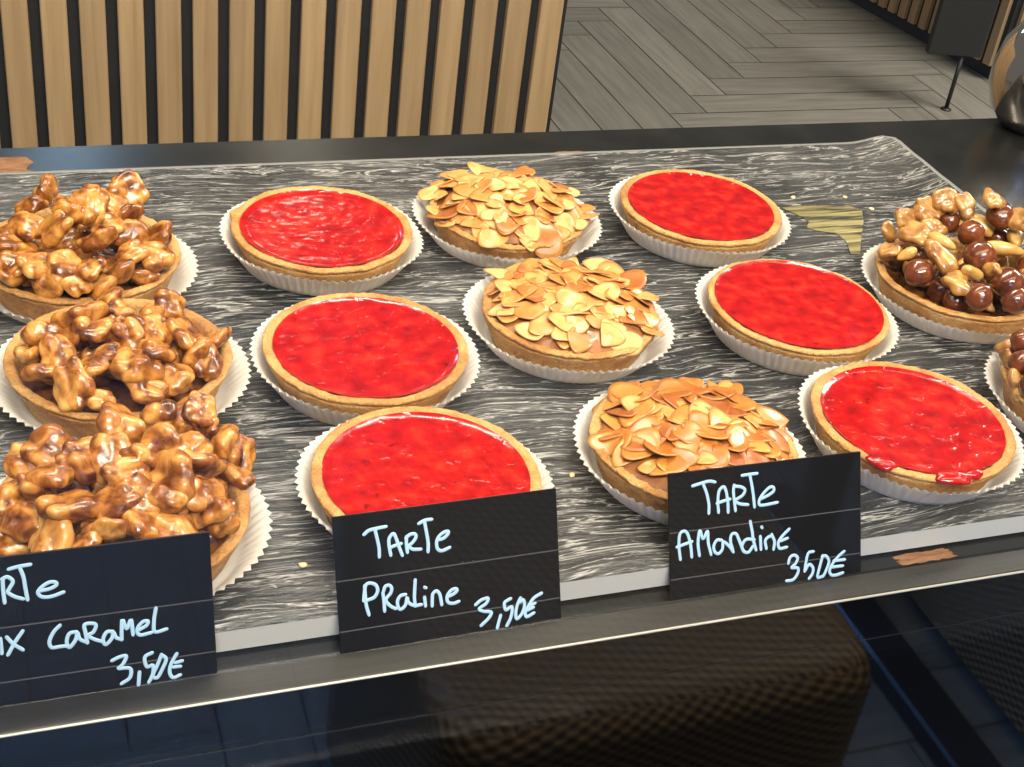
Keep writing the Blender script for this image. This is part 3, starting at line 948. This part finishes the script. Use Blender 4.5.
# ------------------------------------------------------------------ almond tarts
def flake_mesh(seed):
    rng = random.Random(seed)
    L, Wd = rng.uniform(0.72, 1.0), rng.uniform(0.48, 0.66)
    curl, cx = rng.uniform(-0.16, 0.22), rng.uniform(-.12, .12)
    seg, rings = 30, 5
    cut = rng.random() < 0.35
    V, F, rim = [], [], []
    for side in (0, 1):
        for k in range(rings + 1):
            r = k / rings
            for s in range(seg):
                t = 2 * math.pi * s / seg
                x, y = math.cos(t) * r * L, math.sin(t) * r * Wd * (1 - 0.28 * math.cos(t))
                x *= 1 + 0.05 * math.sin(3 * t + seed); y *= 1 + 0.06 * math.sin(2 * t + seed)
                if cut and x < -0.35 * L: x = -0.35 * L + 0.1 * (x + .35 * L)
                z = curl * (x * x / L) + cx * y + 0.05 * math.sin(x * 4 + seed) * r
                V.append((x, y, z + (0.045 if side == 0 else 0)))
                rim.append(1.0 if k == rings else 0.0)
    n = seg * (rings + 1)
    for side in (0, 1):
        for k in range(rings):
            for s in range(seg):
                a, b = side * n + k * seg + s, side * n + k * seg + (s + 1) % seg
                q = (a, a + seg, b + seg, b)
                F.append(q if side == 0 else q[::-1])
    for s in range(seg):
        a, b = rings * seg + s, rings * seg + (s + 1) % seg
        F.append((a, n + a, n + b, b))
    me = mesh('almond_flake', V, F, M['flake'])
    at = me.attributes.new('rim', 'FLOAT', 'POINT')
    at.data.foreach_set('value', rim)
    return me
FLAKES = [flake_mesh(s) for s in range(14)]
AMBER = []
for f_ in FLAKES:
    c_ = f_.copy()
    c_.materials.clear(); c_.materials.append(M['amber'])
    AMBER.append(c_)

ALM = [  # x, y, R, H, dome, n, spread, centre, label, case label
    (25.1, 61.9, 4.2, 1.55, 1.3, 98, 4.2, (0.0, 0.3), 'almond tart in the back row with a high dome of flaked almonds', 'white fluted case under the back row almond tart'),
    (24.75, 51.7, 4.25, 1.65, 0.8, 95, 4.0, (0.2, 0.4), 'almond tart in the middle row with brown cream showing at its left edge', 'white fluted case under the middle row almond tart'),
    (26.2, 40.9, 4.4, 1.65, 0.95, 96, 4.0, (0.25, 0.25), 'glossy almond tart in the front row behind the almond price card', 'white fluted case of the front row almond tart behind its price card'),
]
for i, (x, y, R, H, dome, n, sp, fc, lab, clab) in enumerate(ALM):
    place_case(x, y, i + 3, clab, facing(x, y), 1.0, 0.85)
    t = thing('almond_tart', lab, 'tart', (x, y, TB), 0.0, 'flaked almond tarts')
    obj('crust', shell(100 + i, R, H, None, 1.6), M['crust'], t)
    ph = i * 4.4
    Rf = R - 0.42
    zf = lambda x_, y_: H * 0.9 + dome * max(0.0, 1 - (math.hypot(x_, y_) / (Rf + .1)) ** 2) ** 0.8 + 0.05 * nz(x_ * 2 + ph, y_ * 2, 0)
    obj('almond_cream', disc(Rf, 24, 80, zf), M['frangipane'], t)
    rng = random.Random(70 + i)
    for k in range(n):
        r = sp * math.sqrt((k + 0.5) / n)
        a = k * 2.39996 + rng.uniform(-.25, .25)
        r = min(sp, max(0, r + rng.uniform(-.2, .2)))
        px_, py_ = fc[0] + r * math.cos(a), fc[1] + r * math.sin(a)
        e = 0.2
        rc = math.hypot(px_, py_)
        lim = R - 0.1
        qx, qy = (px_, py_) if rc < lim else (px_ * lim / rc, py_ * lim / rc)
        z = max(zf(qx, qy), H * 0.98 if rc > Rf - .3 else 0)
        gx = (zf(qx + e, qy) - zf(qx - e, qy)) / (2 * e)
        gy = (zf(qx, qy + e) - zf(qx, qy - e)) / (2 * e)
        nrm = Vector((-gx * 0.8 + rng.uniform(-.2, .2), -gy * 0.8 + rng.uniform(-.2, .2), 1)).normalized()
        rot = nrm.to_track_quat('Z', 'Y').to_matrix() @ Matrix.Rotation(rng.uniform(0, 6.3), 3, 'Z')
        o = link('almond_flake', (AMBER if i == 2 else FLAKES)[rng.randrange(14)], t, (px_, py_, z + 0.05 + 0.13 * rng.random()), rot.to_euler())
        s = rng.uniform(0.62, 1.3)
        o.scale = (s, s, s)

# ------------------------------------------------------------------ price cards
STROKES = {"caramel":[[[-6.62,3.63],[-6.63,4.02],[-6.61,4.45]],[[-6.62,4.45],[-6.46,4.49],[-6.31,4.32],[-6.44,4.08],[-6.49,3.96],[-6.31,3.79],[-6.06,3.67]],[[-6.39,4.75],[-6.1,4.8],[-5.74,4.82]],[[-6.07,4.78],[-5.98,4.42],[-5.95,4.0],[-5.92,3.63]],[[-5.5,3.87],[-5.21,3.9],[-5.0,4.0],[-5.03,4.11],[-5.23,4.12],[-5.48,3.97],[-5.58,3.82],[-5.48,3.66],[-5.2,3.62],[-4.8,3.72]],[[-6.86,2.39],[-6.86,1.88]],[[-6.66,2.41],[-6.48,2.14],[-6.22,1.9]],[[-6.16,2.55],[-6.44,2.18],[-6.67,1.8]],[[-5.0,2.57],[-5.21,2.37],[-5.37,2.05],[-5.31,1.83],[-5.06,1.82],[-4.81,1.81]],[[-4.5,2.26],[-4.72,2.24],[-4.83,1.97],[-4.76,1.74],[-4.55,1.98],[-4.47,2.23],[-4.41,1.99],[-4.19,1.83]],[[-4.19,1.83],[-4.22,2.18],[-4.23,2.47],[-4.0,2.49],[-3.87,2.4],[-3.97,2.17],[-4.15,2.08],[-3.94,1.9],[-3.69,1.78]],[[-3.36,2.1],[-3.55,2.1],[-3.68,1.86],[-3.61,1.66],[-3.4,1.85],[-3.33,2.06],[-3.26,1.86],[-3.09,1.77]],[[-3.09,1.77],[-3.02,2.46],[-2.9,2.12],[-2.74,2.42],[-2.71,1.89]],[[-2.5,2.02],[-2.26,2.14],[-2.2,2.29],[-2.37,2.29],[-2.56,2.06],[-2.49,1.83],[-2.11,1.86]],[[-1.91,2.72],[-2.0,2.26],[-1.99,1.87],[-1.61,1.91]],[[-3.44,1.05],[-3.2,1.14],[-2.98,1.14],[-3.11,0.86],[-3.26,0.73],[-2.89,0.67],[-2.91,0.34],[-3.19,0.16]],[[-2.59,0.48],[-2.65,0.03]],[[-2.14,1.12],[-2.38,1.0],[-2.34,0.64],[-2.14,0.66],[-2.16,0.34],[-2.33,0.01]],[[-1.83,1.0],[-1.99,0.64],[-2.16,0.28],[-2.02,0.18],[-1.83,0.48],[-1.69,0.81],[-1.83,1.0]],[[-1.33,0.95],[-1.53,0.62],[-1.6,0.31],[-1.5,0.09],[-1.26,0.15]],[[-1.38,0.63],[-1.17,0.66]],[[-1.45,0.48],[-1.24,0.47]]],"praline":[[[-7.37,4.23],[-7.19,4.35],[-6.87,4.39],[-6.57,4.41]],[[-6.97,4.35],[-6.9,3.96],[-6.86,3.64],[-6.87,3.35]],[[-6.45,3.35],[-6.49,3.71],[-6.47,3.96],[-6.31,4.12],[-6.21,3.91],[-6.12,3.58],[-6.03,3.29]],[[-6.47,3.62],[-6.25,3.68],[-6.05,3.71]],[[-5.83,3.37],[-5.85,3.66],[-5.83,3.94]],[[-5.85,3.9],[-5.7,4.0],[-5.52,4.0],[-5.49,3.85],[-5.65,3.67],[-5.77,3.59],[-5.62,3.45],[-5.34,3.41]],[[-5.34,4.36],[-5.11,4.45],[-4.87,4.45]],[[-5.13,4.39],[-5.08,4.0],[-5.04,3.62],[-5.06,3.29]],[[-4.68,3.66],[-4.47,3.69],[-4.3,3.81],[-4.26,3.92],[-4.41,3.92],[-4.61,3.8],[-4.72,3.59],[-4.7,3.34],[-4.54,3.24],[-4.25,3.32]],[[-7.38,1.29],[-7.45,1.63],[-7.47,2.06],[-7.47,2.36]],[[-7.54,1.84],[-7.48,2.19],[-7.41,2.4],[-7.24,2.43],[-7.06,2.32],[-7.01,2.11],[-7.15,1.89],[-7.42,1.82]],[[-6.8,1.34],[-6.8,1.65],[-6.82,2.01]],[[-6.8,2.05],[-6.72,2.23],[-6.57,2.25],[-6.49,2.13],[-6.54,1.95],[-6.73,1.73],[-6.59,1.5],[-6.4,1.36]],[[-6.0,1.82],[-6.18,1.8],[-6.3,1.63],[-6.29,1.4],[-6.19,1.3],[-6.02,1.43],[-5.94,1.7],[-5.89,1.5],[-5.68,1.36],[-5.43,1.36]],[[-5.6,2.3],[-5.64,1.96],[-5.67,1.62],[-5.65,1.35]],[[-5.29,1.61],[-5.27,1.29]],[[-5.26,1.98],[-5.23,1.96]],[[-5.02,1.26],[-5.0,1.52],[-4.97,1.69],[-4.83,1.78],[-4.71,1.62],[-4.66,1.25]],[[-4.42,1.5],[-4.19,1.57],[-4.05,1.68],[-4.11,1.76],[-4.3,1.7],[-4.44,1.5],[-4.41,1.29],[-4.21,1.22],[-4.01,1.26]],[[-3.36,1.04],[-3.14,1.18],[-2.88,1.21],[-2.96,1.02],[-3.24,0.86],[-3.06,0.74],[-2.78,0.66],[-2.89,0.45],[-3.19,0.22]],[[-2.42,0.48],[-2.49,0.27],[-2.57,0.03]],[[-2.0,1.06],[-2.24,0.94],[-2.2,0.66],[-1.98,0.76],[-1.96,0.57],[-2.05,0.28],[-2.22,0.02]],[[-1.61,1.02],[-1.75,0.76],[-1.82,0.46],[-1.78,0.25],[-1.57,0.43],[-1.46,0.71],[-1.5,0.94],[-1.62,0.88]],[[-0.77,1.08],[-1.07,0.95],[-1.29,0.69],[-1.44,0.44],[-1.39,0.27],[-1.11,0.37]],[[-1.29,0.67],[-1.05,0.74]],[[-1.33,0.52],[-1.12,0.59]]],"almond":[[[-7.52,4.41],[-7.19,4.47],[-6.82,4.52],[-6.57,4.46]],[[-7.06,4.41],[-6.93,4.05],[-6.84,3.61],[-6.85,3.26]],[[-6.43,3.25],[-6.45,3.66],[-6.39,4.08],[-6.2,4.23],[-6.09,4.05],[-6.02,3.61],[-6.01,3.2]],[[-6.49,3.6],[-6.24,3.66],[-5.93,3.71]],[[-5.69,3.23],[-5.74,3.67],[-5.77,4.01],[-5.73,4.24]],[[-5.71,4.2],[-5.43,4.14],[-5.26,4.0],[-5.38,3.79],[-5.69,3.63],[-5.49,3.47],[-5.15,3.4]],[[-5.37,4.59],[-5.04,4.6],[-4.73,4.6]],[[-5.04,4.58],[-4.95,4.13],[-4.89,3.69],[-4.85,3.28]],[[-4.58,3.56],[-4.24,3.67],[-4.0,3.81],[-4.0,3.96],[-4.17,3.98],[-4.43,3.79],[-4.63,3.53],[-4.63,3.34],[-4.39,3.3],[-3.84,3.34]],[[-8.11,1.58],[-8.16,2.09],[-8.12,2.54],[-7.98,2.67],[-7.8,2.58],[-7.67,2.13],[-7.62,1.62]],[[-8.24,2.08],[-7.97,2.14],[-7.61,2.22]],[[-7.29,1.63],[-7.34,2.14],[-7.25,2.62],[-7.12,2.27],[-6.92,2.55],[-6.9,2.09],[-6.79,1.61]],[[-6.32,2.11],[-6.52,2.14],[-6.66,1.93],[-6.63,1.7],[-6.46,1.59],[-6.29,1.75],[-6.24,2.03],[-5.98,1.82],[-5.82,1.59]],[[-5.82,1.59],[-5.93,2.02],[-5.87,2.29],[-5.68,2.29],[-5.57,2.07],[-5.45,1.75],[-5.37,1.58]],[[-4.89,1.96],[-5.23,2.01],[-5.42,1.8],[-5.37,1.56],[-5.15,1.48],[-4.95,1.69]],[[-5.05,2.71],[-4.97,2.31],[-4.92,1.94],[-4.81,1.54]],[[-4.61,2.05],[-4.59,1.54]],[[-4.55,2.43],[-4.53,2.4]],[[-4.35,1.54],[-4.39,1.85],[-4.24,1.99],[-4.1,2.0]],[[-4.1,2.07],[-3.98,1.77],[-4.02,1.47]],[[-3.32,2.19],[-3.61,1.96],[-3.81,1.7],[-3.75,1.46],[-3.44,1.47]],[[-3.69,1.76],[-3.4,1.83]],[[-3.36,0.81],[-3.28,1.03],[-3.1,1.1],[-2.94,0.97],[-3.04,0.74],[-3.22,0.6],[-2.94,0.55],[-2.94,0.34],[-3.15,0.1],[-3.45,0.09]],[[-2.69,0.11],[-2.71,-0.03]],[[-2.23,1.14],[-2.45,1.1],[-2.56,0.75],[-2.62,0.4]],[[-2.62,0.38],[-2.42,0.63],[-2.24,0.46],[-2.28,0.21],[-2.5,-0.02]],[[-1.79,0.91],[-1.91,0.53],[-2.04,0.03],[-1.81,0.02],[-1.61,0.34],[-1.5,0.65],[-1.64,0.88],[-1.81,0.88]],[[-0.8,0.96],[-1.11,0.75],[-1.4,0.43],[-1.47,0.17],[-1.28,0.02],[-0.87,0.08]],[[-1.28,0.63],[-0.78,0.62]],[[-1.36,0.38],[-0.87,0.37]]]}
CARDS = [
    ('caramel', (-3.0, 34.57), (5.5, 34.55), 5.2, 20, 'black caramel price card at the left edge before the walnut tart'),
    ('praline', (9.84, 34.55), (18.33, 34.65), 5.0, 27, 'black praline price card in the centre before the front red tart'),
    ('almond', (22.9, 34.70), (31.46, 34.65), 5.0, 27, 'black almond price card before the front almond tart'),
]
def smooth_path(pts):
    P = [Vector((p[0], p[1], 0)) for p in pts]
    if len(P) < 3: return P
    P = [P[0] * 2 - P[1]] + P + [P[-1] * 2 - P[-2]]
    out = []
    for i in range(1, len(P) - 2):
        for k in range(6):
            t = k / 6
            a, b, c, d = P[i - 1], P[i], P[i + 1], P[i + 2]
            out.append(0.5 * ((2 * b) + (c - a) * t + (2 * a - 5 * b + 4 * c - d) * t * t + (3 * b - a - 3 * c + d) * t ** 3))
    out.append(P[-2])
    return out
def ribbon(P, hw_, th):
    """Pen stroke: a low domed band with round ends, standing out from the card face (-y)."""
    V, F = [], []
    d0, d1 = (P[1] - P[0]).normalized(), (P[-1] - P[-2]).normalized()
    path = [(P[0] - d0 * hw_, 0.35), (P[0] - d0 * hw_ * .6, 0.8)] + [(p, 1.0) for p in P] + [(P[-1] + d1 * hw_ * .6, 0.8), (P[-1] + d1 * hw_, 0.35)]
    n = len(path)
    for i, (p, k) in enumerate(path):
        a, b_ = path[max(0, i - 1)][0], path[min(n - 1, i + 1)][0]
        t_ = (b_ - a).normalized() if (b_ - a).length > 1e-6 else d0
        sd = Vector((-t_.y, t_.x, 0)) * hw_ * k
        for u, e in ((-1, 0), (-.7, .8), (0, 1), (.7, .8), (1, 0)):
            V.append((p.x + sd.x * u, -th * e, p.y + sd.y * u))
    for i in range(n - 1):
        for q in range(4):
            a = i * 5 + q
            F.append((a, a + 1, a + 6, a + 5))
    F.append((0, 1, 2, 3, 4)); F.append(tuple((n - 1) * 5 + q for q in range(5))[::-1])
    return V, F
for key, bl, br, h, tilt, lab in CARDS:
    d = Vector((br[0] - bl[0], br[1] - bl[1]))
    wd = d.length
    t = thing('price_card', lab, 'price tag', (br[0], br[1], 0.03), math.atan2(d.y, d.x), 'black price cards along the tray')
    t.rotation_euler = (math.radians(-tilt), 0, math.atan2(d.y, d.x))
    cd_ = obj('card', box(-wd, 0, 0.0, 0.09, 0, h, 0.02), M['card'], t, smooth=False)
    fix_normals(cd_)
    for f in (0.53, 0.16):
        obj('crease', box(-wd + .02, -.02, -0.008, 0.0, h * f - 0.02, h * f + 0.02), M['crease'], t, smooth=False)
    strokes = []
    for st in STROKES[key]:
        P = [p for p in smooth_path(st) if 0.02 < p.y < h - .02 and p.x > -wd + .05]
        if len(P) > 1: strokes.append(ribbon(P, 0.068, 0.02))
    hw = obj('handwriting', join(*strokes), M['ink'], t, (0, 0.004, 0))
    hw['label'] = 'pale blue handwriting'

# yellow reflection far right on the tray, painted as a thin coloured film
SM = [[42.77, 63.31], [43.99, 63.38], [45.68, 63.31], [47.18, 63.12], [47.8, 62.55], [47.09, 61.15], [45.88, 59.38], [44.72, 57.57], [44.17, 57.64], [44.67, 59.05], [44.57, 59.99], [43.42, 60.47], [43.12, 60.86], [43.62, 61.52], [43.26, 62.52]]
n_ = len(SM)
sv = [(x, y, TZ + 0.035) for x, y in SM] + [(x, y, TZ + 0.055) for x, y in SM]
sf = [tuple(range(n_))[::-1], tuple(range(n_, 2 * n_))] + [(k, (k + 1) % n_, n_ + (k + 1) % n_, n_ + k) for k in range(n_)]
sm = obj('glare_film', (sv, sf), M['glare'], tr, (0, 0, 0), smooth=False)
sm['label'] = 'yellow reflection painted with dark streaks'

# ------------------------------------------------------------------ crumbs on the tray
rng = random.Random(12)
for (x, y) in ((9.2, 38.2), (29.6, 57.0), (44.9, 57.3), (44.2, 64.5), (47.6, 64.2), (48.5, 62.6), (45.5, 53.5), (31.0, 44.5), (21.2, 41.5)):
    V = [(v.x * .16 * (1 + .5 * nz(v.x + x, v.y, v.z)), v.y * .12 * (1 + .5 * nz(v.x, v.y + y, v.z)), v.z * .07) for v in ICO3[0]]
    o = obj('crumb', (V, ICO3[1]), M['crumb'], None, (x, y, TZ + .06), (0, 0, rng.uniform(0, 6)))
    tag(o, 'tiny pale pastry crumb lying on the dark tray', 'crumb', 'pastry crumbs on the tray')
